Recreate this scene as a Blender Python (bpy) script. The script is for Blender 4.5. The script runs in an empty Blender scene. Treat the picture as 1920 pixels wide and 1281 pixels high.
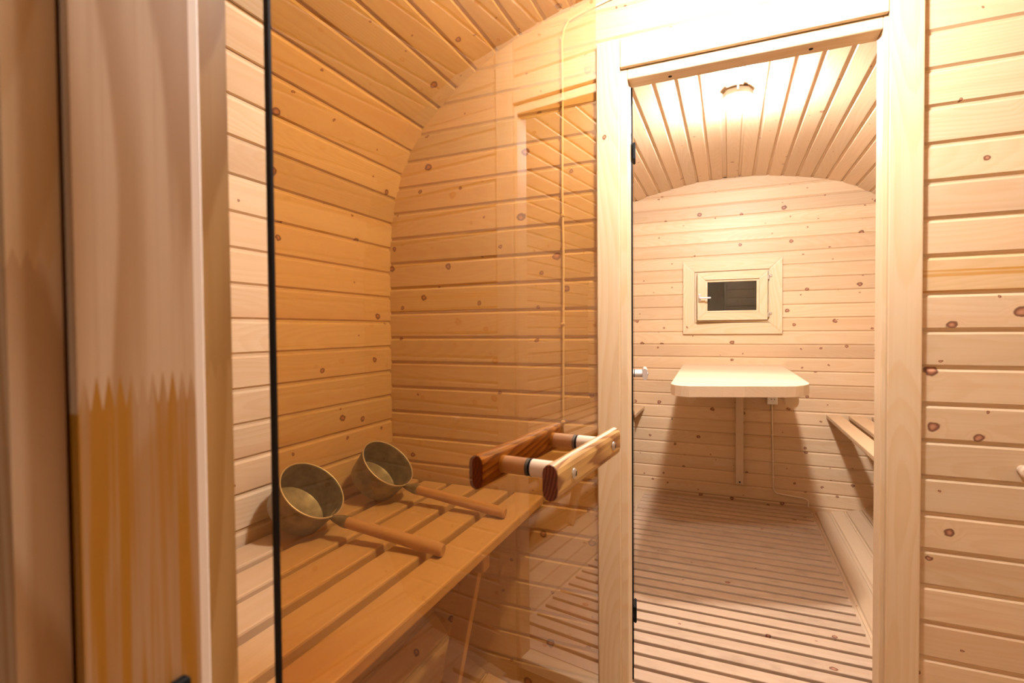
import bpy, bmesh, math, random
from mathutils import Vector, Matrix

random.seed(7)
sc = bpy.context.scene
COL = sc.collection
H = 1.19                       # camera height above the slatted floor; heights below are written relative to the camera

# ------------------------------------------------------------------ camera, world, exposure
def make_camera():
    f, yaw, pitch, roll = 953.64, math.radians(23.0996), math.radians(1.2352), math.radians(-0.4451)
    fwd = Vector((-math.sin(yaw)*math.cos(pitch), math.cos(yaw)*math.cos(pitch), -math.sin(pitch)))
    right = Vector((math.cos(yaw), math.sin(yaw), 0))
    up = right.cross(fwd)
    r2 = right*math.cos(roll) + up*math.sin(roll)
    u2 = -right*math.sin(roll) + up*math.cos(roll)
    cam = bpy.data.cameras.new('camera')
    cam.sensor_fit = 'HORIZONTAL'; cam.sensor_width = 36.0; cam.lens = f/1920*36
    cam.clip_start = 0.01; cam.clip_end = 60
    cam.dof.use_dof = True; cam.dof.focus_distance = 2.0; cam.dof.aperture_fstop = 8.0
    o = bpy.data.objects.new('camera', cam); COL.objects.link(o)
    m = Matrix((r2, u2, -fwd)).transposed().to_4x4()
    m.translation = Vector((0, 0, H)); o.matrix_world = m
    sc.camera = o
make_camera()
w = bpy.data.worlds.new('night'); sc.world = w; w.use_nodes = True
w.node_tree.nodes['Background'].inputs[0].default_value = (0.25, 0.3, 0.4, 1)
w.node_tree.nodes['Background'].inputs[1].default_value = 0.01
sc.view_settings.view_transform = 'Standard'; sc.view_settings.look = 'None'
sc.view_settings.gamma = 1.0; sc.view_settings.use_curve_mapping = False
sc.view_settings.exposure = 0.0
LAMP_COLOR = (1.0, 0.98, 1.0)
LAMP_FAR, LAMP_MID, FILL_NEAR = 1180.0, 730.0, 130.0

# ------------------------------------------------------------------ materials
class NT:
    def __init__(s, name):
        s.m = bpy.data.materials.new(name); s.m.use_nodes = True; s.t = s.m.node_tree
        s.b = s.t.nodes['Principled BSDF']; s.out = s.t.nodes['Material Output']
    def n(s, ty, **kw):
        x = s.t.nodes.new(ty)
        for k, v in kw.items(): setattr(x, k, v)
        return x
    def l(s, a, b): s.t.links.new(a, b)
    def put(s, sock, v):
        if hasattr(v, 'is_output') or isinstance(v, bpy.types.NodeSocket): s.l(v, sock)
        else: sock.default_value = v
    def math(s, op, a, b=0.0, c=0.0, clamp=False):
        x = s.n('ShaderNodeMath', operation=op); x.use_clamp = clamp
        s.put(x.inputs[0], a); s.put(x.inputs[1], b); s.put(x.inputs[2], c); return x.outputs[0]
    def vmath(s, op, a, b=(0, 0, 0)):
        x = s.n('ShaderNodeVectorMath', operation=op); s.put(x.inputs[0], a); s.put(x.inputs[1], b); return x.outputs[0]
    def comb(s, a, b, c):
        x = s.n('ShaderNodeCombineXYZ'); s.put(x.inputs[0], a); s.put(x.inputs[1], b); s.put(x.inputs[2], c); return x.outputs[0]
    def noise(s, v, scale=1.0, detail=2.0, rough=0.5):
        x = s.n('ShaderNodeTexNoise'); s.l(v, x.inputs['Vector'])
        x.inputs['Scale'].default_value = scale; x.inputs['Detail'].default_value = detail; x.inputs['Roughness'].default_value = rough
        return x.outputs['Fac']
    def mix(s, f, a, b):
        x = s.n('ShaderNodeMix', data_type='RGBA'); s.put(x.inputs[0], f)
        s.put(x.inputs[6], a if not isinstance(a, tuple) else (*a, 1)); s.put(x.inputs[7], b if not isinstance(b, tuple) else (*b, 1))
        return x.outputs[2]
    def step(s, v, lo, hi, a=0.0, b=1.0):
        x = s.n('ShaderNodeMapRange', interpolation_type='SMOOTHSTEP'); s.put(x.inputs[0], v)
        x.inputs[1].default_value = lo; x.inputs[2].default_value = hi; x.inputs[3].default_value = a; x.inputs[4].default_value = b
        return x.outputs[0]

def wood(name, light, dark, tint, knot=0.6, cell=7.0, ring=42.0, ring_amt=0.35, streak_amt=0.3, tint_amt=0.8, vary=0.16,
         rough=0.45, kmin=0.02, kmax=0.085, grime=0.0, spec=0.35, redshift=0.5, lowscale=(0.7, 16, 16), lowrange=(0.52, 0.74)):
    """Timber with growth rings, streaks and knots; the grain runs along each object's local X axis."""
    s = NT(name)
    tc = s.n('ShaderNodeTexCoord'); oi = s.n('ShaderNodeObjectInfo')
    rnd = oi.outputs['Random']
    off = s.comb(s.math('MULTIPLY', rnd, 37.7), s.math('MULTIPLY', rnd, 91.3), s.math('MULTIPLY', rnd, 5.9))
    p = s.vmath('ADD', tc.outputs['Object'], off)
    sx = s.n('ShaderNodeSeparateXYZ'); s.l(tc.outputs['Object'], sx.inputs[0])
    X, Y, Z = sx.outputs
    px = s.n('ShaderNodeSeparateXYZ'); s.l(p, px.inputs[0]); PX = px.outputs[0]
    # knots
    v = s.n('ShaderNodeTexVoronoi', feature='F1', voronoi_dimensions='2D'); v.inputs['Scale'].default_value = cell
    kn = s.noise(s.vmath('MULTIPLY', p, (60, 60, 60)), 1.0, 1.0)
    warp = s.math('MULTIPLY', s.math('SUBTRACT', kn, 0.5), 0.010)
    kv = s.comb(s.math('ADD', s.math('MULTIPLY', PX, 0.85), warp), s.math('ADD', px.outputs[1], warp), 0.0)
    s.l(kv, v.inputs['Vector'])
    d = v.outputs['Distance']; vc = s.n('ShaderNodeSeparateColor'); s.l(v.outputs['Color'], vc.inputs[0])
    on = s.math('LESS_THAN', vc.outputs[0], knot)
    rad = s.math('ADD', s.math('MULTIPLY', s.math('POWER', vc.outputs[1], 2.2), kmax-kmin), kmin)
    q = s.math('DIVIDE', d, rad)                       # 1 at the knot's rim
    kmask = s.math('MULTIPLY', on, s.step(q, 0.8, 1.1, 1.0, 0.0))
    rim = s.math('MULTIPLY', on, s.math('MULTIPLY', s.step(q, 0.45, 0.9), s.step(q, 0.95, 1.25, 1.0, 0.0)))
    halo = s.math('MULTIPLY', on, s.step(q, 0.8, 3.4, 1.0, 0.0))
    # growth rings round a slightly tilted pith
    n1 = s.noise(s.vmath('MULTIPLY', p, (1.3, 3.0, 3.0)), 1.0, 2.0)
    yy = s.math('ADD', Y, s.math('MULTIPLY', s.math('SUBTRACT', n1, 0.5), 0.10))
    zz = s.math('ADD', s.math('MULTIPLY', s.math('SUBTRACT', s.noise(s.vmath('MULTIPLY', p, (0.9, 0.6, 0.6)), 1.0, 1.0), 0.5), 0.22),
                s.math('ADD', s.math('MULTIPLY', Z, 1.0), s.math('ADD', s.math('MULTIPLY', rnd, 0.09), 0.015)))
    yy = s.math('ADD', yy, s.math('MULTIPLY', s.math('SUBTRACT', s.math('FRACT', s.math('MULTIPLY', rnd, 13.7)), 0.5), 0.09))
    rr = s.math('SQRT', s.math('ADD', s.math('MULTIPLY', yy, yy), s.math('MULTIPLY', zz, zz)))
    rr = s.math('ADD', rr, s.math('MULTIPLY', halo, 0.012))
    rr = s.math('ADD', rr, s.math('MULTIPLY', s.noise(s.vmath('MULTIPLY', p, (4, 60, 60)), 1.0, 2.0), 0.004))
    saw = s.math('FRACT', s.math('MULTIPLY', rr, ring*3.2))
    band = s.math('MULTIPLY', s.step(saw, 0.15, 0.85), s.step(saw, 0.86, 1.0, 1.0, 0.0))
    st = s.noise(s.vmath('MULTIPLY', p, (2.2, 170, 170)), 1.0, 3.0, 0.6)
    low = s.noise(s.vmath('MULTIPLY', p, lowscale), 1.0, 2.0)
    c = s.mix(s.math('MULTIPLY', band, ring_amt), light, dark)
    c = s.mix(s.math('MULTIPLY', s.step(st, 0.45, 0.75), streak_amt), c, dark)
    c = s.mix(s.math('MULTIPLY', s.step(low, *lowrange), tint_amt), c, tint)
    # whole-board colour differences
    r2 = s.math('FRACT', s.math('MULTIPLY', rnd, 7.31)); r3 = s.math('FRACT', s.math('MULTIPLY', rnd, 23.17))
    c = s.mix(s.math('MULTIPLY', r2, redshift), c, tint)
    hv = s.n('ShaderNodeHueSaturation'); s.l(c, hv.inputs['Color'])
    s.l(s.math('MULTIPLY', s.math('ADD', s.math('MULTIPLY', r3, vary), 1.0-vary*0.6), 0.87), hv.inputs['Value'])
    hv.inputs['Saturation'].default_value = 1.0
    c = hv.outputs[0]
    if grime:
        g = s.noise(s.vmath('MULTIPLY', p, (5, 9, 9)), 1.0, 4.0, 0.6)
        c = s.mix(s.math('MULTIPLY', s.step(g, 0.5, 0.75), grime), c, (0.20, 0.14, 0.09))
    if knot > 0:
        c = s.mix(s.math('MULTIPLY', halo, 0.22), c, dark)
        inner = s.mix(s.step(q, 0.1, 0.7), (0.44, 0.20, 0.11), (0.27, 0.10, 0.05))
        c = s.mix(s.math('MULTIPLY', kmask, 0.9), c, inner)
        c = s.mix(s.math('MULTIPLY', rim, 0.75), c, (0.11, 0.038, 0.02))
    s.l(c, s.b.inputs['Base Color'])
    s.b.inputs['Roughness'].default_value = rough
    s.b.inputs['Specular IOR Level'].default_value = spec
    bp = s.n('ShaderNodeBump'); bp.inputs['Strength'].default_value = 0.12; bp.inputs['Distance'].default_value = 0.001
    s.l(s.math('SUBTRACT', s.math('ADD', st, s.math('MULTIPLY', band, 0.3)), s.math('MULTIPLY', rim, 0.6)), bp.inputs['Height'])
    s.l(bp.outputs[0], s.b.inputs['Normal'])
    return s.m

def plain(name, col, rough=0.5, metal=0.0, spec=0.5, noise_amt=0.0, noise_scale=40):
    s = NT(name); b = s.b
    b.inputs['Roughness'].default_value = rough; b.inputs['Metallic'].default_value = metal; b.inputs['Specular IOR Level'].default_value = spec
    if noise_amt:
        tc = s.n('ShaderNodeTexCoord')
        f = s.noise(tc.outputs['Object'], noise_scale, 4.0, 0.6)
        s.l(s.mix(s.step(f, 0.3, 0.75), col, tuple(x*(1-noise_amt) for x in col)), b.inputs['Base Color'])
        s.l(s.math('ADD', s.math('MULTIPLY', f, 0.25), rough-0.12), b.inputs['Roughness'])
    else:
        b.inputs['Base Color'].default_value = (*col, 1)
    return s.m

def glass_mat(name, face_tint):
    s = NT(name); s.t.nodes.remove(s.b)
    tr = s.n('ShaderNodeBsdfTransparent'); tr.inputs[0].default_value = (*face_tint, 1)
    gl = s.n('ShaderNodeBsdfGlossy'); gl.inputs['Roughness'].default_value = 0.015
    fr = s.n('ShaderNodeFresnel'); fr.inputs[0].default_value = 1.5
    geo = s.n('ShaderNodeNewGeometry')
    # inside the slab the ray is not bent, so only outward faces reflect
    k = s.math('MULTIPLY', fr.outputs[0], s.math('SUBTRACT', 1.0, geo.outputs['Backfacing']))
    mx = s.n('ShaderNodeMixShader'); s.l(s.math('MULTIPLY', k, 1.5, clamp=True), mx.inputs[0])
    s.l(tr.outputs[0], mx.inputs[1]); s.l(gl.outputs[0], mx.inputs[2]); s.l(mx.outputs[0], s.out.inputs[0])
    return s.m

def emit_mat(name, col, strength):
    s = NT(name); s.t.nodes.remove(s.b)
    e = s.n('ShaderNodeEmission'); e.inputs[0].default_value = (*col, 1); e.inputs[1].default_value = strength
    s.l(e.outputs[0], s.out.inputs[0]); return s.m

PANEL = wood('pine_panel', (0.735, 0.55, 0.345), (0.63, 0.415, 0.21), (0.665, 0.43, 0.24), knot=0.72, vary=0.20)
CEIL = wood('pine_ceiling', (0.72, 0.54, 0.345), (0.61, 0.40, 0.21), (0.65, 0.43, 0.25), rough=0.36, kmax=0.07, knot=0.5)
TRIM = wood('pine_trim', (0.75, 0.58, 0.375), (0.68, 0.455, 0.225), (0.71, 0.50, 0.285), knot=0.10, kmax=0.05, ring=30, ring_amt=0.5, tint_amt=0.4, redshift=0.25, vary=0.08)
JAMB = wood('pine_jamb', (0.60, 0.40, 0.235), (0.40, 0.205, 0.075), (0.48, 0.28, 0.13), knot=0.10, kmax=0.05, ring=32, ring_amt=0.85, tint_amt=0.6, redshift=0.15, vary=0.06)
RESIN = wood('resinous_pine', (0.50, 0.30, 0.155), (0.38, 0.16, 0.025), (0.42, 0.17, 0.008), knot=0.0, ring=26, ring_amt=0.5, streak_amt=0.7, tint_amt=1.0, redshift=0.15, vary=0.05, lowscale=(4.0, 170, 170), lowrange=(0.42, 0.60))
RESIN2 = wood('streaked_pine', (0.58, 0.38, 0.20), (0.47, 0.25, 0.08), (0.52, 0.29, 0.09), knot=0.0, ring=22, ring_amt=0.5, streak_amt=0.4, tint_amt=0.7, redshift=0.1, vary=0.05, lowscale=(3.0, 70, 70))
REBATE = wood('shaded_amber_pine', (0.50, 0.29, 0.10), (0.36, 0.17, 0.035), (0.42, 0.21, 0.05), knot=0.0, ring=34, ring_amt=0.7, tint_amt=0.6, vary=0.04)  # resin amber, with the shade of the rebate also put into the colour
STREAK = wood('amber_streaked_panel', (0.72, 0.50, 0.27), (0.63, 0.40, 0.17), (0.58, 0.27, 0.03), knot=0.3, redshift=0.0, tint_amt=0.9, lowscale=(0.5, 42, 42), lowrange=(0.60, 0.70), vary=0.05)
BENCH = wood('bench_timber', (0.66, 0.455, 0.265), (0.56, 0.35, 0.17), (0.60, 0.39, 0.21), knot=0.06, kmax=0.03, ring=22, ring_amt=0.22, streak_amt=0.2, tint_amt=0.4, vary=0.08, redshift=0.3)
SLAT = wood('floor_slat_timber', (0.67, 0.485, 0.325), (0.50, 0.33, 0.195), (0.57, 0.37, 0.225), knot=0.28, kmax=0.07, tint_amt=0.5, grime=0.3, rough=0.6, vary=0.14)
TABLE = wood('table_timber', (0.72, 0.56, 0.385), (0.62, 0.43, 0.25), (0.66, 0.49, 0.31), knot=0.12, kmax=0.04, ring_amt=0.3, rough=0.4)
DOWEL = wood('dowel_timber', (0.62, 0.40, 0.24), (0.48, 0.28, 0.15), (0.52, 0.30, 0.16), knot=0.0, ring_amt=0.25, vary=0.05)
PEG = wood('pale_peg_timber', (0.82, 0.64, 0.45), (0.74, 0.52, 0.32), (0.78, 0.56, 0.36), knot=0.0, ring_amt=0.15, vary=0.04)
SCORCH = wood('scorched_pine', (0.64, 0.38, 0.12), (0.24, 0.085, 0.02), (0.48, 0.22, 0.05), knot=0.0, ring=70, ring_amt=0.95, streak_amt=0.6, tint_amt=0.5, vary=0.03, redshift=0.1)
DARKEND = wood('scorched_end_grain', (0.26, 0.075, 0.035), (0.07, 0.016, 0.010), (0.16, 0.04, 0.02), knot=0.0, ring=70, ring_amt=1.0, vary=0.02)
SHELL = plain('rough_boarding', (0.45, 0.28, 0.15), 0.8)
METAL = plain('galvanised_steel', (0.36, 0.33, 0.285), 0.55, 0.7, noise_amt=0.4, noise_scale=30)
BEAD = plain('pale_rim_steel', (0.55, 0.52, 0.48), 0.5, 0.6)  # paler steel than the bowl, for the rim line
STEEL = plain('bright_steel', (0.62, 0.61, 0.60), 0.3, 1.0)
BLACK = plain('black_rubber', (0.005, 0.0045, 0.004), 0.6, spec=0.15)
WHITE = plain('white_plastic', (0.80, 0.77, 0.72), 0.4)
GREYH = plain('grey_metal_handle', (0.50, 0.43, 0.36), 0.45, 0.3)
SEAL = plain('pale_rubber_seal', (0.74, 0.62, 0.50), 0.5)
CABLE = plain('beige_cable', (0.72, 0.58, 0.42), 0.5)
PALECARD = plain('paper_label', (0.55, 0.50, 0.42), 0.7)
BRONZE = glass_mat('bronze_glass', (0.825, 0.655, 0.375))
CLEAR = glass_mat('window_glass', (0.93, 0.95, 0.93))

# ------------------------------------------------------------------ object helpers
WM = {}
def link(o, mw, parent=None):
    COL.objects.link(o); WM[o.name] = mw
    if parent is not None:
        o.parent = parent; o.matrix_parent_inverse = WM[parent.name].inverted()
    o.matrix_basis = mw
    return o
def tag(o, label=None, cat=None, group=None, kind=None):
    if label: o['label'] = label
    if cat: o['category'] = cat
    if group: o['group'] = group
    if kind: o['kind'] = kind
    return o
def empty(name, loc=(0, 0, 0)):
    e = bpy.data.objects.new(name, None); e.empty_display_size = 0.1
    return link(e, Matrix.Translation(Vector(loc)))
def frame(origin, xax, zax):
    x = Vector(xax).normalized(); z = Vector(zax); z = (z - x*z.dot(x)).normalized(); y = z.cross(x)
    m = Matrix((x, y, z)).transposed().to_4x4(); m.translation = Vector(origin); return m
def mesh_obj(name, verts, faces, mat, mw=Matrix(), parent=None, smooth=False, auto=None):
    me = bpy.data.meshes.new(name); me.from_pydata([tuple(v) for v in verts], [], faces); me.update()
    bm = bmesh.new(); bm.from_mesh(me); bmesh.ops.recalc_face_normals(bm, faces=bm.faces); bm.to_mesh(me); bm.free()
    me.materials.append(mat)
    if smooth:
        for p in me.polygons: p.use_smooth = True
        if auto: me.set_sharp_from_angle(angle=math.radians(auto))
    return link(bpy.data.objects.new(name, me), mw, parent)
def extrude(poly, x0, x1):
    """polygon [(y, z)] swept along local X"""
    n = len(poly)
    v = [(x0, a, b) for a, b in poly] + [(x1, a, b) for a, b in poly]
    f = [[i, (i+1) % n, n+(i+1) % n, n+i] for i in range(n)] + [list(range(n))[::-1], list(range(n, 2*n))]
    return v, f
CACHE = {}
def plank_mesh(key, poly, L, mat, bev=0.0):
    k = (key, round(L, 4), mat.name)
    if k not in CACHE:
        v, f = extrude(poly, -L/2, L/2)
        me = bpy.data.meshes.new(key); me.from_pydata(v, [], f); me.update()
        bm = bmesh.new(); bm.from_mesh(me); bmesh.ops.recalc_face_normals(bm, faces=bm.faces); bm.to_mesh(me); bm.free()
        me.materials.append(mat); CACHE[k] = me
    return CACHE[k]
def groove_poly(w, t=0.018, c=0.0060, cw=0.0060, lip=0.0045):
    a = w/2
    return [(-a, -t), (-a, -c), (-a+cw, 0), (a-lip-cw, 0), (a-lip, -c), (a, -c), (a, -t)]
def round_poly(w, t, r):
    a = w/2; k = r*0.3
    return [(-a, -t+r), (-a, -r), (-a+k, -k), (-a+r, 0), (a-r, 0), (a-k, -k), (a, -r), (a, -t+r), (a-k, -t+k), (a-r, -t), (-a+r, -t), (-a+k, -t+k)]
def plank(name, a, b, nrm, key, poly, mat, parent=None):
    """board whose face centre line runs a->b (z relative to the camera), face normal nrm"""
    a = Vector(a) + Vector((0, 0, H)); b = Vector(b) + Vector((0, 0, H))
    me = plank_mesh(key, poly, (b-a).length, mat)
    return link(bpy.data.objects.new(name, me), frame((a+b)/2, b-a, nrm), parent)
def box(name, lo, hi, mat, parent=None, axis='z', bev=0.002, seg=1, smooth=False):
    """bevelled box between two corners (z relative to the camera); grain along axis"""
    lo = Vector(lo)+Vector((0, 0, H)); hi = Vector(hi)+Vector((0, 0, H))
    c = (lo+hi)/2; s = hi-lo
    ax = {'x': (1, 0, 0), 'y': (0, 1, 0), 'z': (0, 0, 1)}[axis]
    nz = {'x': (0, 0, 1), 'y': (0, 0, 1), 'z': (0, -1, 0)}[axis]
    mw = frame(c, ax, nz); inv = mw.to_3x3().inverted()
    ls = inv @ s; ls = Vector([abs(q) for q in ls])
    bm = bmesh.new(); bmesh.ops.create_cube(bm, size=1.0)
    bmesh.ops.scale(bm, vec=ls, verts=bm.verts)
    if bev: bmesh.ops.bevel(bm, geom=list(bm.edges), offset=min(bev, min(ls)*0.45), segments=seg, profile=0.5, affect='EDGES')
    me = bpy.data.meshes.new(name); bm.to_mesh(me); bm.free(); me.materials.append(mat)
    if smooth:
        for p in me.polygons: p.use_smooth = True
        me.set_sharp_from_angle(angle=math.radians(40))
    return link(bpy.data.objects.new(name, me), mw, parent)
def lathe(name, prof, mat, mw, parent=None, n=32, smooth=True, caps=True):
    """prof [(x, r)] turned about local X"""
    v = []; f = []
    for x, r in prof:
        for i in range(n):
            t = 2*math.pi*i/n; v.append((x, r*math.cos(t), r*math.sin(t)))
    for j in range(len(prof)-1):
        for i in range(n): f.append([j*n+i, j*n+(i+1) % n, (j+1)*n+(i+1) % n, (j+1)*n+i])
    if caps and prof[0][1] > 1e-6: f.append(list(range(n))[::-1])
    if caps and prof[-1][1] > 1e-6: f.append(list(range((len(prof)-1)*n, len(prof)*n)))
    return mesh_obj(name, v, f, mat, mw, parent, smooth, 35)
def tube(name, pts, r, mat, parent=None, n=8, sm=4):
    """round cord through points (z relative to the camera)"""
    P = [Vector(p)+Vector((0, 0, H)) for p in pts]
    org = P[0].copy(); Q = []
    for i in range(len(P)-1):
        for k in range(sm): Q.append(P[i].lerp(P[i+1], k/sm))
    Q.append(P[-1])
    v = []; f = []; ref = Vector((0.3, 0.9, 0.2)).normalized()
    for i, q in enumerate(Q):
        d = (Q[min(i+1, len(Q)-1)] - Q[max(i-1, 0)]).normalized()
        a = d.cross(ref).normalized(); b = d.cross(a)
        for k in range(n):
            t = 2*math.pi*k/n; v.append(q - org + a*r*math.cos(t) + b*r*math.sin(t))
    for i in range(len(Q)-1):
        for k in range(n): f.append([i*n+k, i*n+(k+1) % n, (i+1)*n+(k+1) % n, (i+1)*n+k])
    f += [list(range(n))[::-1], list(range((len(Q)-1)*n, len(Q)*n))]
    return mesh_obj(name, v, f, mat, Matrix.Translation(org), parent, True)
def boxes_mesh(name, bl, mat, parent=None):
    """plain boxes of one solid wall core (z relative to the camera)"""
    v = []; f = []
    for lo, hi in bl:
        n = len(v)
        for x in (lo[0], hi[0]):
            for y in (lo[1], hi[1]):
                for z in (lo[2], hi[2]): v.append((x, y, z+H))
        f += [[n+i for i in q] for q in ((0, 1, 3, 2), (4, 6, 7, 5), (0, 4, 5, 1), (2, 3, 7, 6), (0, 2, 6, 4), (1, 5, 7, 3))]
    return mesh_obj(name, v, f, mat, Matrix(), parent)

# ------------------------------------------------------------------ the barrel: cross-section, shells, boards
YM, YF = 1.546, 3.85           # face of the middle partition, face of the far wall
half = [(0.0, 1.048), (0.2, 1.037), (0.38, 1.008), (0.55, 0.975), (0.65, 0.944), (0.73, 0.906), (0.80, 0.864), (0.882, 0.812), (0.966, 0.745), (1.022, 0.68),
        (1.062, 0.615), (1.092, 0.553), (1.113, 0.49), (1.130, 0.41), (1.140, 0.32), (1.144, 0.20), (1.144, -0.42), (1.130, -0.58), (1.095, -0.74),
        (1.035, -0.90), (0.95, -1.04), (0.86, -1.125), (0.77, -1.17), (0.67, -1.192), (0.57, -1.205), (0.46, -1.225), (0.30, -1.245), (0.0, -1.255)]
PROF = [(-x, z) for x, z in half[:0:-1]] + half                 # from the bottom, up the left side, over and down the right side
cum = [0.0]
for i in range(1, len(PROF)): cum.append(cum[-1] + math.hypot(PROF[i][0]-PROF[i-1][0], PROF[i][1]-PROF[i-1][1]))
def at_len(s):
    for i in range(1, len(cum)):
        if s <= cum[i]:
            t = (s-cum[i-1])/(cum[i]-cum[i-1]); a, b = PROF[i-1], PROF[i]
            return (a[0]+(b[0]-a[0])*t, a[1]+(b[1]-a[1])*t)
    return PROF[-1]
def width_at(z):
    for (x0, z0), (x1, z1) in zip(half[:-1], half[1:]):
        if z1 <= z <= z0: return x0+(x1-x0)*(z0-z)/(z0-z1) if z0 > z1 else x0
    return 0.0
s_ref = next(cum[i-1]+(cum[i]-cum[i-1])*((-0.055-PROF[i-1][1])/(PROF[i][1]-PROF[i-1][1])) for i in range(1, len(PROF)) if PROF[i][0] < -1.0 and PROF[i-1][1] <= -0.055 <= PROF[i][1])

def shell(name, i0, i1, y0, y1):
    pts = []
    for i in range(i0, i1+1):
        a = PROF[max(i-1, 0)]; b = PROF[min(i+1, len(PROF)-1)]
        tx, tz = b[0]-a[0], b[1]-a[1]; L = math.hypot(tx, tz); nx, nz = -tz/L, tx/L
        pts.append((PROF[i][0]+nx*0.030, PROF[i][1]+nz*0.030, PROF[i][0]+nx*0.050, PROF[i][1]+nz*0.050))
    v = []; f = []
    for p in pts:
        for y in (y0, y1): v += [(p[0], y, p[1]+H), (p[2], y, p[3]+H)]
    for k in range(len(pts)-1):
        b = 4*k; f += [[b, b+4, b+6, b+2], [b+1, b+3, b+7, b+5], [b, b+1, b+5, b+4], [b+2, b+6, b+7, b+3]]
    n = 4*(len(pts)-1); f += [[0, 2, 3, 1], [n, n+1, n+3, n+2]]
    o = mesh_obj(name, v, f, SHELL); tag(o, kind='structure'); return o
iL = next(i for i, p in enumerate(PROF) if p[0] > -0.98 and p[1] > 0.5)
iR = len(PROF)-1-iL
Y0, Y1 = -1.5, YF+0.03
FLOOR_I = next(i for i, p in enumerate(PROF) if p[0] <= -0.45)
wall_left = shell('wall_left', FLOOR_I, iL, Y0, Y1)
ceiling = shell('ceiling', iL, iR, Y0, Y1)
wall_right = shell('wall_right', iR, len(PROF)-1-FLOOR_I, Y0, Y1)
floor = boxes_mesh('floor', [((-0.75, Y0, -1.32), (0.75, Y1, -1.245))], SHELL); tag(floor, kind='structure')

def barrel_boards(y0, y1, pitch, shift, mat, lip, c, tag_):
    s = (s_ref + shift) % pitch
    while s < cum[-1]-pitch:
        a = at_len(s); b = at_len(s+pitch); s += pitch
        mx, mz = (a[0]+b[0])/2, (a[1]+b[1])/2
        if mz < -1.0 and abs(mx) < 0.42: continue
        tx, tz = b[0]-a[0], b[1]-a[1]; L = math.hypot(tx, tz); n = Vector((tz/L, 0, -tx/L))      # inward
        if n.dot(Vector((-mx, 0, -mz))) < 0: n = -n
        par = ceiling if mz > 0.72 else (wall_left if mx < 0 else wall_right)
        upright = mz < 0.72
        poly = groove_poly(L, 0.018, c, 0.0055, lip)
        # local Y of the board must point up the wall so that the lip is at the top edge
        d = 1 if mx > 0 else -1
        pa, pb = ((mx, y0, mz), (mx, y1, mz)) if d < 0 else ((mx, y1, mz), (mx, y0, mz))
        o = plank('board', pa, pb, n, 'board_%s_%.4f' % (tag_, L), poly, mat, par)
barrel_boards(0.215, YM+0.012, 0.0895, 0.0, PANEL, 0.0055, 0.0060, 'mid')
barrel_boards(1.600, YF+0.012, 0.0873, 0.02, CEIL, 0.010, 0.0075, 'far')
barrel_boards(Y0, 0.110, 0.0895, 0.04, PANEL, 0.005, 0.0045, 'near')

# rear wall of the room the camera stands in
wall_rear = boxes_mesh('wall_rear', [((-1.16, Y0-0.05, -1.26), (1.16, Y0, 1.06))], PANEL); tag(wall_rear, kind='structure')

# floor slats
def slats(y0, y1, x0, x1, pitch, wslat):
    y = y0
    while y + wslat < y1:
        L = x1-x0
        o = plank('floor_slat', (x0+random.uniform(-.004, .004), y+wslat/2, -1.190+random.uniform(-.001, .001)), (x1+random.uniform(-.004, .004), y+wslat/2, -1.190), (0, 0, 1),
                  'floor_slat', round_poly(wslat, 0.024, 0.003), SLAT, floor)
        y += pitch
slats(1.66, YF, -0.565, 0.490, 0.0745, 0.0555)
slats(0.23, YM-0.03, -0.565, 0.565, 0.0745, 0.0555)
for x in (-0.40, 0.0, 0.34):
    box('floor_joist', (x-0.02, 1.66, -1.245), (x+0.02, YF-0.02, -1.2155), SLAT, floor, 'y', 0.001)
    box('floor_joist', (x-0.02, 0.24, -1.245), (x+0.02, YM-0.03, -1.2155), SLAT, floor, 'y', 0.001)

# ------------------------------------------------------------------ middle partition
DX0, DX1, DZ = -0.303, 0.3667, 0.775
wall_middle = boxes_mesh('wall_middle', [((-1.165, YM+0.021, -1.25), (DX0, 1.584, 1.05)), ((DX1, YM+0.021, -1.25), (1.165, 1.584, 1.05)),
                                         ((DX0, YM+0.021, DZ), (DX1, 1.584, 1.05)), ((DX0, YM+0.021, -1.25), (DX1, 1.584, -1.155))], SHELL)
tag(wall_middle, kind='structure')
def wall_boards(parent, y, ny, spans, z_top, pitch, zmin, mat, lip=0.005, tag_='w', over=0.02):
    """horizontal boards below z_top; spans(zlo, zhi) gives the x ranges of one board"""
    poly = groove_poly(pitch, 0.018, 0.0060, 0.0060, lip)
    z = z_top
    while z > zmin:
        lo, hi = z-pitch, z
        for x0, x1 in spans(lo, hi):
            a, b = (x0, y, (lo+hi)/2), (x1, y, (lo+hi)/2)
            if ny > 0: a, b = b, a          # keeps local Y pointing up
            plank('board', a, b, (0, ny, 0), 'board_'+tag_, poly, mat, parent)
        z -= pitch
def wz(lo, hi): return max(width_at(min(max(lo, -1.25), 1.047)), width_at(min(max(hi, -1.25), 1.047)), width_at((max(lo, -1.2)+min(hi, 1.04))/2)) + 0.008
PM = 0.0897
wall_boards(wall_middle, YM, -1, lambda lo, hi: [(-wz(lo, hi), DX0-0.005)] if (lo+hi)/2 < 0.80 else [(-wz(lo, hi), wz(lo, hi))], 0.068+11*PM, PM, -1.20, PANEL, tag_='m')
wall_boards(wall_middle, YM, -1, lambda lo, hi: [(DX1+0.005, wz(lo, hi))], 0.0835+8*0.0903, 0.0903, -1.20, PANEL, tag_='m2')
wall_boards(wall_middle, 1.603, 1, lambda lo, hi: [(-wz(lo, hi), DX0-0.005), (DX1+0.005, wz(lo, hi))] if (lo+hi)/2 < 0.80 else [(-wz(lo, hi), wz(lo, hi))], 0.068+11*PM, PM, -1.20, PANEL, tag_='m')

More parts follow.
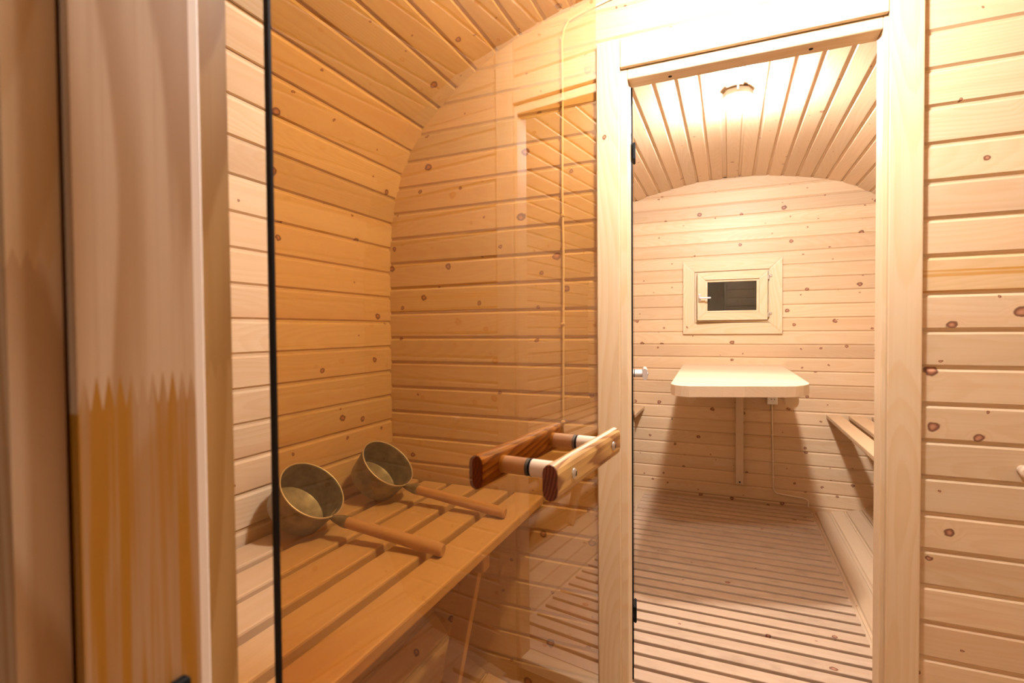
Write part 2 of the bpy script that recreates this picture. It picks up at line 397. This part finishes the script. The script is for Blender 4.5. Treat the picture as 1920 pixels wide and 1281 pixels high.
# one board right of the doorway carries a long amber resin streak
for o in list(wall_middle.children):
    m_ = WM[o.name]
    if m_.translation.x > 0.4 and abs(m_.translation.z-(H+0.128)) < 0.03 and m_.translation.y < YM+0.01:
        o.data = o.data.copy(); o.data.materials[0] = STREAK

# door surround of the middle partition
door_2 = tag(empty('door_2', (0, YM, 0)), kind='structure')
K = 0.988; YC = YM-0.018
box('casing', (-0.3733*K, YC, -1.16), (-0.3027*K, YM, 0.860), TRIM, door_2, 'z', 0.003, 2)
box('casing', (0.3667*K, YC, -1.16), (0.4383*K, YM, 0.990), TRIM, door_2, 'z', 0.003, 2)
box('casing', (-0.3020*K, YC, 0.776), (0.3660*K, YM, 0.860), TRIM, door_2, 'x', 0.003, 2)
box('jamb', (-0.3027, YM-0.004, -1.19), (-0.2790, 1.6045, 0.7755), TRIM, door_2, 'z', 0.002)
box('jamb', (0.3525, YM-0.004, -1.19), (0.3667, 1.6045, 0.7755), TRIM, door_2, 'z', 0.002)
box('head_jamb', (-0.2788, YM-0.004, 0.744), (0.3523, 1.6045, 0.7755), TRIM, door_2, 'x', 0.002)
box('threshold', (-0.2788, YM-0.004, -1.19), (0.3523, 1.6045, -1.150), TRIM, door_2, 'x', 0.004, 2)
for sx in (-0.16, 0.20):
    lathe('screw', [(0, 0.0055), (0.0012, 0.005), (0.0012, 0.0)], BLACK, frame((sx, YM+0.030, 0.7439+H), (0, 0, -1), (0, 1, 0)), door_2, 12)

# ------------------------------------------------------------------ near partition with its door frame
wall_near = boxes_mesh('wall_near', [((-1.165, 0.135, -1.25), (-0.322, 0.211, 1.05)), ((0.372, 0.135, -1.25), (1.165, 0.211, 1.05)),
                                     ((-0.322, 0.135, 0.80), (0.372, 0.211, 1.05)), ((-0.322, 0.135, -1.25), (0.372, 0.211, -1.17))], PANEL)
tag(wall_near, kind='structure')
door_1 = tag(empty('door_1', (0, 0.17, 0)), kind='structure')
def jointed(name, x_face, x_back, y0, y1, z0, z1, zj, teeth, amp, mat_up, mat_lo, sign=1):
    """post whose two lengths meet in a zig-zag finger joint; face at x_face"""
    zig = []
    for i in range(2*teeth+1):
        zig.append((y0+(y1-y0)*i/(2*teeth), zj + (amp if i % 2 else -amp)))
    mw = frame((x_face, (y0+y1)/2, zj+H), (0, 0, 1), (1 if x_face > x_back else -1, 0, 0))
    inv = mw.inverted()
    for nm, poly, mt in ((name, [(y1, z1), (y0, z1)]+zig, mat_up), (name, [(y0, z0), (y1, z0)]+zig[::-1], mat_lo)):
        n = len(poly); r = 0.0
        v = [inv @ Vector((x_face, a, b+H)) for a, b in poly] + [inv @ Vector((x_back, a, b+H)) for a, b in poly]
        f = [[i, (i+1) % n, n+(i+1) % n, n+i] for i in range(n)] + [list(range(n)), list(range(n, 2*n))[::-1]]
        mesh_obj(nm, v, f, mt, mw, door_1)
jointed('jamb', -0.270, -0.320, 0.1335, 0.1886, -1.19, 0.790, -0.028, 11, 0.0085, JAMB, RESIN)
jointed('rebate_strip', -0.285, -0.320, 0.1890, 0.2230, -1.19, 0.790, -0.022, 6, 0.0060, REBATE, REBATE)
jointed('casing', -0.2755, -0.370, 0.1120, 0.1315, -1.19, 0.800, 0.032, 4, 0.0045, RESIN2, JAMB)
box('rubber_seal', (-0.2845, 0.1890, -1.17), (-0.2790, 0.1960, 0.78), SEAL, door_1, 'z', 0.0015, 2)
box('rubber_seal', (-0.2786, 0.1890, -1.17), (-0.2752, 0.1985, 0.78), SEAL, door_1, 'z', 0.0012, 2)
box('jamb', (0.320, 0.1335, -1.19), (0.370, 0.2230, 0.790), JAMB, door_1, 'z', 0.002)
box('head_jamb', (-0.320, 0.1335, 0.7905), (0.370, 0.2230, 0.830), JAMB, door_1, 'x', 0.002)
box('threshold', (-0.268, 0.1335, -1.19), (0.318, 0.2230, -1.150), JAMB, door_1, 'x', 0.003)
ct = box('door_catch', (-0.2702, 0.1705, -0.225), (-0.2640, 0.1790, -0.1835), BLACK, door_1, 'z', 0.0012, 2)

# ------------------------------------------------------------------ far wall with its window
WX0, WX1, WZ0, WZ1 = -0.222, 0.258, 0.045, 0.404
wall_back = boxes_mesh('wall_back', [((-1.165, YF+0.021, -1.25), (WX0, YF+0.09, 1.05)), ((WX1, YF+0.021, -1.25), (1.165, YF+0.09, 1.05)),
                                     ((WX0, YF+0.021, WZ1), (WX1, YF+0.09, 1.05)), ((WX0, YF+0.021, -1.25), (WX1, YF+0.09, WZ0))], SHELL)
tag(wall_back, kind='structure')
def far_spans(lo, hi):
    w_ = wz(lo, hi)
    if hi > WZ0 and lo < WZ1: return [(-w_, WX0), (WX1, w_)]
    return [(-w_, w_)]
wall_boards(wall_back, YF, -1, far_spans, 0.8198+2*0.08897+0.05, 0.08897, -1.2, PANEL, 0.004, 'f')
window_1 = tag(empty('window_1', ((WX0+WX1)/2, YF, H+WZ0)), kind='structure')
def mitred(name, x0, x1, z0, z1, wd, y0, y1, mat, parent, bev=0.002):
    for (a0, a1, b0, b1, ax) in (((x0, z0), (x1, z0), (x0+wd, z0+wd), (x1-wd, z0+wd), (1, 0, 0)), ((x0, z1), (x1, z1), (x0+wd, z1-wd), (x1-wd, z1-wd), (1, 0, 0)),
                                 ((x0, z0), (x0, z1), (x0+wd, z0+wd), (x0+wd, z1-wd), (0, 0, 1)), ((x1, z0), (x1, z1), (x1-wd, z0+wd), (x1-wd, z1-wd), (0, 0, 1))):
        q = [a0, a1, b1, b0]; cx = sum(p[0] for p in q)/4; cz = sum(p[1] for p in q)/4
        mw = frame((cx, (y0+y1)/2, cz+H), ax, (0, -1, 0)); inv = mw.inverted()
        s_ = 0.9985
        def P(p, y): return inv @ Vector((cx+(p[0]-cx)*s_, y, cz+(p[1]-cz)*s_+H))
        # front face a little smaller than the back: soft chamfer
        def Q(p): return (cx+(p[0]-cx)*(1-bev/0.3), cz+(p[1]-cz)*(1-bev*2/wd))
        v = [P(p, y1) for p in q]+[P(p, y0+bev) for p in q]+[P(Q(p), y0) for p in q]
        f = [[0, 1, 2, 3], [0, 4, 5, 1], [1, 5, 6, 2], [2, 6, 7, 3], [3, 7, 4, 0], [4, 8, 9, 5], [5, 9, 10, 6], [6, 10, 11, 7], [7, 11, 8, 4], [8, 9, 10, 11]]
        mesh_obj(name, v, f, mat, mw, parent)
mitred('casing', -0.302, 0.329, -0.036, 0.481, 0.078, YF-0.016, YF, TRIM, window_1)
mitred('window_frame', -0.2225, 0.2585, 0.0445, 0.4035, 0.014, YF-0.006, YF+0.07, TRIM, window_1)
sash = empty('sash', (0.018, YF-0.02, H+0.05)); sash.parent = window_1; sash.matrix_parent_inverse = WM['window_1'].inverted()
mitred('sash_rail', -0.205, 0.240, 0.060, 0.392, 0.052, YF-0.022, YF+0.020, TRIM, sash)
mitred('glazing_bead', -0.1525, 0.1875, 0.1125, 0.3395, 0.014, YF-0.012, YF+0.012, TRIM, sash)
for yp in (0.000, 0.010):     # double glazing
    box('pane', (-0.1400, YF+yp, 0.1252), (0.1750, YF+yp+0.004, 0.3268), CLEAR, sash, 'x', 0)
lathe('handle_plate', [(0, 0.011), (0.004, 0.011), (0.007, 0.009), (0.007, 0.0)], STEEL, frame((-0.190, YF-0.022, 0.218+H), (0, -1, 0), (0, 0, 1)), sash, 20)
box('handle_plate', (-0.199, YF-0.028, 0.190), (-0.181, YF-0.022, 0.244), STEEL, sash, 'z', 0.004, 2)
box('handle_lever', (-0.196, YF-0.062, 0.209), (-0.184, YF-0.028, 0.221), STEEL, sash, 'y', 0.003, 2)
box('handle_lever', (-0.196, YF-0.066, 0.208), (-0.118, YF-0.055, 0.220), STEEL, sash, 'x', 0.004, 2)
for z in (0.345, 0.092):
    box('hinge', (0.238, YF-0.026, z-0.014), (0.250, YF-0.016, z+0.014), STEEL, sash, 'z', 0.003, 2)
    box('hinge', (0.2505, YF-0.024, z+0.002), (0.266, YF-0.016, z+0.020), STEEL, sash, 'z', 0.003, 2)

hp = Matrix.Translation(Vector((0.245, YF-0.02, 0)))
sash.matrix_basis = hp @ Matrix.Rotation(math.radians(5.0), 4, 'Z') @ hp.inverted() @ sash.matrix_basis      # left a little ajar

# ------------------------------------------------------------------ glass doors
def glass_door(label, hinge, ang, W, z0, z1, thick, hz, s0, s1, posts, off, scorched):
    t = math.radians(ang); d = Vector((math.sin(t), math.cos(t), 0)); n = Vector((d.y, -d.x, 0))
    base = Vector((hinge[0], hinge[1], 0))
    root = empty('glass_door', (base.x, base.y, z0+H)); tag(root, label, 'glass door')
    def at(s, o, z): return base + d*s + n*o + Vector((0, 0, z+H))
    def slab(name, s_0, s_1, o0, o1, za, zb, mat, bev=0.0):
        mw = frame(at((s_0+s_1)/2, (o0+o1)/2, (za+zb)/2), d, n)
        bm = bmesh.new(); bmesh.ops.create_cube(bm, size=1.0); bmesh.ops.scale(bm, vec=(s_1-s_0, zb-za, o1-o0), verts=bm.verts)
        if bev: bmesh.ops.bevel(bm, geom=list(bm.edges), offset=bev, segments=2, affect='EDGES')
        me = bpy.data.meshes.new(name); bm.to_mesh(me); bm.free(); me.materials.append(mat)
        return link(bpy.data.objects.new(name, me), mw, root)
    h = thick/2
    slab('glass_pane', 0.0022, W, -h, h, z0, z1, BRONZE)
    e = slab('dark_edge_strip', 0.0, 0.0020, -h*1.02, h*1.02, z0, z1, BLACK); e['label'] = 'black edge of the glass'  # opaque black strip stands in for glass going dark when seen edge on
    for z in (z0+0.215, z1-0.205):
        slab('hinge', -0.012, 0.045, h+0.0003, h+0.009, z-0.026, z+0.026, BLACK, 0.002)
        slab('hinge', -0.012, 0.045, -h-0.009, -h-0.0003, z-0.026, z+0.026, BLACK, 0.002)
    # horizontal bar handle on both sides of the glass
    bh, bt = 0.0225, 0.0100
    for sg in (1, -1):
        poly = []
        for cz, a0, a1 in ((bh-bt*1.15, 0, 180), (-bh+bt*1.15, 180, 360)):
            for k in range(7):
                a = math.radians(a0+(a1-a0)*k/6); poly.append((cz+bt*1.15*math.sin(a), bt*math.cos(a)))
        v, f = extrude(poly, -(s1-s0)/2, (s1-s0)/2)
        mw = frame(at((s0+s1)/2, sg*off, hz), d, n*1.0)
        # local Y must be vertical
        br = mesh_obj('handle_bar', v, f, SCORCH if scorched else GREYH, mw, root)
        if scorched:
            for ex, dx in ((s0, -1), (s1, 1)):
                v2, f2 = extrude([(a*0.985, b*0.97) for a, b in poly], -0.0008, 0.0008)
                mesh_obj('end_grain', v2, f2, DARKEND, frame(at(ex+dx*0.0005, sg*off, hz), d, n), br)
        for s_ in posts:
            post = lathe('handle_post', [(0, 0.0118), (off-bt-h-0.0015, 0.0118)], PEG if scorched else GREYH, frame(at(s_, sg*(h+0.0014), hz), n*sg, (0, 0, 1)), root, 24)
            lathe('washer', [(0, 0.0122), (0.0012, 0.0122)], BLACK, frame(at(s_, sg*(h+0.0001), hz), n*sg, (0, 0, 1)), post, 24)
            sc_ = lathe('screw', [(0, 0.0068), (0.0012, 0.0066), (0.003, 0.0045), (0.0036, 0.0)], STEEL, frame(at(s_, sg*(off+bt-0.0004), hz), n*sg, (0, 0, 1)), root, 18)
            slab_o = mesh_obj('screw_slot', *extrude([(-0.0008, 0), (0.0008, 0), (0.0008, 0.0005), (-0.0008, 0.0005)], -0.0032, 0.0032), BLACK, frame(at(s_, sg*(off+bt+0.0031), hz), Vector((0, 0, 1))+d*0.3, n*sg), sc_)
    return root
glass_door('large bronze tinted glass door standing open in the foreground with a scorched wooden bar handle', (-0.2790, 0.2476), 5.0, 0.66, -1.115, 0.765, 0.0048,
           -0.184, 0.335, 0.597, (0.388, 0.560), 0.0525, True)
glass_door('glass door seen edge on in the far doorway with a grey bar handle', (-0.2815, 1.622), -9.1, 0.58, -1.118, 0.760, 0.008,
           -0.176, 0.40, 0.53, (0.425, 0.505), 0.045, False)

# ------------------------------------------------------------------ benches
def bench(label, x_edges, y0, y1, z, t, bearers, mirror=1, group=None):
    root = empty('sauna_bench', (mirror*(x_edges[0][0]+x_edges[-1][1])/2, (y0+y1)/2, H-1.19)); tag(root, label, 'bench', group)
    for x0, x1 in x_edges:
        xa, xb = sorted((mirror*x0, mirror*x1))
        plank('seat_plank', ((xa+xb)/2, y0, z), ((xa+xb)/2, y1+random.uniform(-.006, 0), z), (0, 0, 1), 'seat_plank_%.3f' % (x1-x0), round_poly(x1-x0, t, 0.005), BENCH, root)
    for y in bearers:
        xa, xb = sorted((mirror*(x_edges[0][0]+0.03), mirror*min(x_edges[-1][1]+0.02, 1.10)))
        box('bearer', (xa, y-0.02, z-t-0.065), (xb, y+0.02, z-t-0.0005), BENCH, root, 'x', 0.003)
        # slanting leg down to the barrel side
        a = Vector((mirror*(x_edges[0][0]+0.07), y+0.034, z-t-0.01)); b = Vector((mirror*(x_edges[0][0]+0.19), y+0.034, -1.155))
        plank('leg', a, b, (0, 1, 0), 'bench_leg', round_poly(0.05, 0.026, 0.002), BENCH, root)
    return root
ZB = -0.533
bench('slatted wooden sauna bench behind the glass door, carrying two metal ladles', [(0.550, 0.650), (0.674, 0.768), (0.795, 0.889), (0.908, 1.002), (1.026, 1.118)], 0.235, YM-0.006, ZB, 0.028, (0.45, 1.18), -1)
bench('wooden slatted bench along the right side of the far room, beside the table', [(0.585, 0.668), (0.708, 0.800), (0.832, 0.924), (0.950, 1.042)], 1.68, YF-0.006, -0.563, 0.026, (2.05, 2.75), 1, )
bench('wooden slatted bench on the left of the far room, mostly hidden by the doorway', [(0.575, 0.668), (0.700, 0.794), (0.826, 0.920), (0.950, 1.042)], 1.68, YF-0.006, -0.566, 0.026, (2.30, 3.20), -1)

# ------------------------------------------------------------------ ladles on the bench
def ladle(label, rc, hend, r=0.088, rb=0.078, dep=0.088, tau=43):
    z = Vector((0, 0, 1)); rc = Vector(rc); he = Vector(hend)
    hx = Vector((he.x-rc.x, he.y-rc.y, 0)).normalized(); t = math.radians(tau)
    u = hx*math.cos(t) - z*math.sin(t); n = hx*math.sin(t) + z*math.cos(t)
    rc.z = ZB + dep*math.cos(t) + rb*math.sin(t) + 0.0015
    root = empty('sauna_ladle', (rc.x, rc.y, ZB+H)); tag(root, label, 'ladle', 'metal ladles on the bench')
    W0 = Vector((0, 0, H))
    base = rc - n*dep
    th = 0.0015
    bowl = lathe('bowl', [(0.0, 0.0), (0.0, rb-0.004), (0.003, rb), (dep-0.002, r), (dep, r+0.0022), (dep+0.0018, r+0.0012), (dep, r-th), (dep-0.003, r-th-0.0005), (0.006, rb-th), (0.0035, rb-0.006), (0.0028, 0.0)], METAL, frame(base+W0, n, u), root, 56)
    lathe('rim_bead', [(dep+0.0002, r-0.0006), (dep+0.0022, r-0.0010), (dep+0.0030, r+0.0006), (dep+0.0022, r+0.0026), (dep+0.0002, r+0.0028), (dep-0.0010, r+0.0026)], BEAD, frame(base+W0, n, u), bowl, 56, True, False)
    # handle: steel socket riveted under the rim, then a turned dowel
    hs = rc + u*(r-0.004) - n*0.010
    he.z = ZB + 0.0160
    g = (he-hs); L = g.length; g.normalize()
    sock = lathe('handle_socket', [(0.0, 0.003), (0.012, 0.0085), (0.040, 0.0148), (0.058, 0.0158), (0.058, 0.0135)], METAL, frame(hs+W0, g, z), root, 20)
    lathe('handle', [(0.044, 0.0120), (0.050, 0.0140), (0.0585, 0.0145), (L*0.5, 0.0152), (L-0.004, 0.0155), (L, 0.0125), (L, 0.0)], DOWEL, frame(hs+W0, g, z), root, 28)
    lathe('rivet', [(0, 0.003), (0.0012, 0.002), (0.0012, 0)], STEEL, frame(hs+g*0.048+W0+g.cross(z).normalized()*0.0148*-1, -g.cross(z).normalized(), g), sock, 10)
    return bowl, rc, n, u
l1 = ladle('metal sauna ladle nearest the camera on the bench, paper tag inside its bowl', (-1.003, 1.012, 0), (-0.618, 1.026, 0))
l2 = ladle('metal sauna ladle farther along the bench, nearer the board wall', (-0.984, 1.308, 0), (-0.582, 1.306, 0))
root, rc, n, u = l1
wv = n.cross(u)
a = math.radians(28); dirn = (u*math.cos(a) + wv*math.sin(a))
dirn2 = u*math.cos(-a) + wv*math.sin(-a)
lab = dirn2 if (dirn2.y > dirn.y) else dirn
mesh_obj('paper_tag', *extrude([(-0.010, -0.0002), (0.010, -0.0002), (0.010, 0.0002), (-0.010, 0.0002)], -0.012, 0.012), PALECARD,
         frame(rc + lab*0.0812 - n*0.030 + Vector((0, 0, H)), n + lab*0.06, -lab), root)

# ------------------------------------------------------------------ table in the far room
ZT = -0.250
table = tag(empty('wall_table', (0.02, 3.2, H-1.075)), 'pale wooden table fixed to the far wall beneath the small window', 'table')
out = [(-0.300, YF-0.003), (-0.248, 2.46), (-0.241, 2.415), (-0.222, 2.378), (-0.195, 2.358), (-0.160, 2.350), (0.225, 2.478), (0.268, 2.502), (0.302, 2.545), (0.327, 2.600), (0.338, 2.66), (0.334, YF-0.003)]
# top of glued strips running across the view, one piece each
ys = [2.33+0.095*k for k in range(17)]
def clip_poly(poly, ya, yb):
    def cut(P, keep, y):
        R = []
        for i in range(len(P)):
            p, q = P[i], P[(i+1) % len(P)]
            ip, iq = keep(p[1]), keep(q[1])
            if ip: R.append(p)
            if ip != iq:
                t = (y-p[1])/(q[1]-p[1]); R.append((p[0]+(q[0]-p[0])*t, y))
        return R
    P = cut(poly, lambda v: v >= ya, ya)
    return cut(P, lambda v: v <= yb, yb) if P else P
for k in range(len(ys)):
    P = clip_poly(out, ys[k]+0.0002, (ys[k+1] if k+1 < len(ys) else 9)-0.0002)
    if len(P) < 3: continue
    cx = sum(p[0] for p in P)/len(P); cy = sum(p[1] for p in P)/len(P)
    mw = frame((cx, cy, ZT+H), (1, 0, 0), (0, 0, 1)); nP = len(P)
    v = [(x-cx, y-cy, -0.048) for x, y in P]+[(x-cx, y-cy, -0.002) for x, y in P]+[((x-cx)*0.994, y-cy, 0.0) for x, y in P]
    f = [list(range(nP))[::-1], list(range(2*nP, 3*nP))]
    for i in range(nP):
        j = (i+1) % nP; f += [[i, j, nP+j, nP+i], [nP+i, nP+j, 2*nP+j, 2*nP+i]]
    mesh_obj('top_strip', v, f, TABLE, mw, table)
box('leg', (0.044, YF-0.030, -1.076), (0.094, YF-0.0005, ZT-0.049), TABLE, table, 'z', 0.003)
lathe('screw', [(0, 0.006), (0.001, 0.005), (0.001, 0)], BLACK, frame((0.070, YF-0.030, -1.058+H), (0, -1, 0), (0, 0, 1)), table, 12)
def bracket(xc, wd, zlow, skew):
    pts = [(-wd/2, ZT-0.049), (wd/2, ZT-0.049)]
    for k in range(9):
        a = math.radians(0-180*k/8); pts.append((skew+wd*0.40*math.cos(a), zlow+0.03+0.03*math.sin(a)))
    mw = frame((xc, YF-0.02, H), (0, 1, 0), (0, 0, 1)); inv = mw.inverted()
    n_ = len(pts)
    v = [inv @ Vector((xc+x, 3.0, z+H)) for x, z in pts]+[inv @ Vector((xc+x, 3.45, z+H)) for x, z in pts]
    f = [list(range(n_)), list(range(n_, 2*n_))[::-1]]+[[i, (i+1) % n_, n_+(i+1) % n_, n_+i] for i in range(n_)]
    mesh_obj('bracket', v, f, TABLE, mw, table)
bracket(-0.196, 0.058, -0.416, 0.0)
bracket(0.297, 0.078, -0.418, 0.006)

# socket and its cable
so = tag(empty('wall_socket', (0.269, YF, H-0.51)), 'white wall socket under the table edge with a thin cable below', 'socket')
well = box('body', (0.238, YF-0.040, -0.510), (0.300, YF-0.0005, -0.440), WHITE, so, 'z', 0.004, 2)
lathe('socket_well', [(0, 0.0215), (0.0015, 0.0205), (0.0015, 0.0185), (0.0006, 0.0185), (0.0006, 0)], WHITE, frame((0.272, YF-0.0402, -0.474+H), (0, -1, 0), (0, 0, 1)), so, 28)
for dx in (-0.009, 0.009):
    lathe('pin_hole', [(0, 0.0030), (0.0006, 0.0030), (0.0006, 0)], BLACK, frame((0.272+dx, YF-0.0412, -0.474+H), (0, -1, 0), (0, 0, 1)), well, 10)
for dz in (-0.016, 0.016):
    box('earth_clip', (0.269, YF-0.0425, -0.474+dz-0.003), (0.275, YF-0.0410, -0.474+dz+0.003), STEEL, so, 'z', 0.0005)
cb = tag(empty('power_cable', (0.49, YF, H-1.19)), 'thin beige cable running down the far wall from the socket to the floor', 'cable')
yk = YF-0.006
tube('cord', [(0.268, yk, -0.509), (0.270, yk, -0.62), (0.274, yk, -0.80), (0.276, yk, -0.95), (0.279, yk, -1.082), (0.284, yk, -1.103), (0.298, yk, -1.116), (0.38, yk, -1.124), (0.462, yk, -1.130), (0.482, yk, -1.142), (0.486, yk, -1.160), (0.484, yk, -1.185)], 0.0045, CABLE, cb)
for x, z in ((0.272, -0.72), (0.275, -0.90), (0.277, -1.01), (0.33, -1.119), (0.43, -1.128)):
    box('cable_clip', (x-0.007, YF-0.013, z-0.004), (x+0.007, YF-0.0005, z+0.004), CABLE, cb, 'x', 0.002)

# cable on the middle partition, behind the glass door
cm = tag(empty('lamp_cable', (-0.481, YM, H-0.31)), 'thin pale cable clipped up the board wall behind the glass door', 'cable')
ym = YM-0.005
tube('cord', [(-0.483, ym, -0.330), (-0.481, ym, -0.03), (-0.479, ym, 0.25), (-0.482, ym, 0.45), (-0.479, ym, 0.72), (-0.480, ym, 0.90), (-0.474, ym, 0.935), (-0.458, ym, 0.960), (-0.42, ym, 0.972), (-0.34, ym, 0.990), (-0.18, ym-0.004, 1.014), (-0.05, ym-0.008, 1.026), (0.01, ym-0.10, 1.032), (0.03, 1.12, 1.036)], 0.0038, CABLE, cm)
for x, z in ((-0.483, -0.29), (-0.481, 0.02), (-0.480, 0.36), (-0.479, 0.72), (-0.480, 0.91), (-0.458, 0.962), (-0.395, 0.979)):
    box('cable_clip', (x-0.006, ym-0.007, z-0.004), (x+0.006, YM-0.0002, z+0.004), CABLE, cm, 'x', 0.002)

# coat peg at the right edge of the middle wall
pg = tag(empty('wall_peg', (0.632, YM, H-0.333)), 'round pale wooden peg with a grey metal centre on the right board wall', 'peg')
lathe('peg', [(0.0, 0.011), (0.012, 0.011), (0.020, 0.0150), (0.026, 0.0150), (0.029, 0.0120), (0.029, 0)], PEG, frame((0.628, YM-0.0005, -0.333+H), (0, -1, 0), (0, 0, 1)), pg, 28)
lathe('screw', [(0, 0.0085), (0.0015, 0.008), (0.0025, 0.005), (0.0025, 0)], STEEL, frame((0.628, YM-0.0295, -0.333+H), (0, -1, 0), (0, 0, 1)), pg, 20)

# ------------------------------------------------------------------ ceiling lamps
def lamp(label, x, y, ztop, strength):
    root = tag(empty('ceiling_lamp', (x, y, ztop+H)), label, 'lamp', None)
    dn = frame((x, y, ztop+H), (0, 0, -1), (0, 1, 0))
    lathe('lamp_base', [(0.0, 0.050), (0.006, 0.060), (0.030, 0.064), (0.042, 0.060), (0.042, 0.0)], WHITE, dn, root, 8, False)
    prof = []
    for k in range(13):
        a = math.pi*0.5*k/12
        prof.append((0.0425+0.058*math.sin(a), 0.057*math.cos(a) if k < 12 else 0.0))
    lathe('globe', [(0.0425, 0.050)]+prof, emit_mat('lamp_glow', LAMP_COLOR, strength), dn, root, 32)
lamp('glowing white ceiling lamp over the table in the far room', 0.034, 2.47, 1.0465, LAMP_FAR)
lamp('glowing white ceiling lamp over the bench, above the top edge of the picture', 0.034, 1.06, 1.0465, LAMP_MID)
lamp('assumed ceiling lamp behind the camera, unseen, added to light the near door frame', 0.034, -0.70, 1.0465, FILL_NEAR)  # assumed source, added out of view to brighten the near jamb
# lead from the far lamp along the ceiling
lc = tag(empty('ceiling_lead', (0.034, 2.0, H+1.035)), 'short white lead on the ceiling between the far lamp and the doorway', 'cable')
tube('cord', [(0.034, 1.66, 1.030), (0.036, 1.85, 1.032), (0.030, 2.05, 1.026), (0.036, 2.20, 1.034), (0.034, 2.405, 1.030)], 0.0035, WHITE, lc)
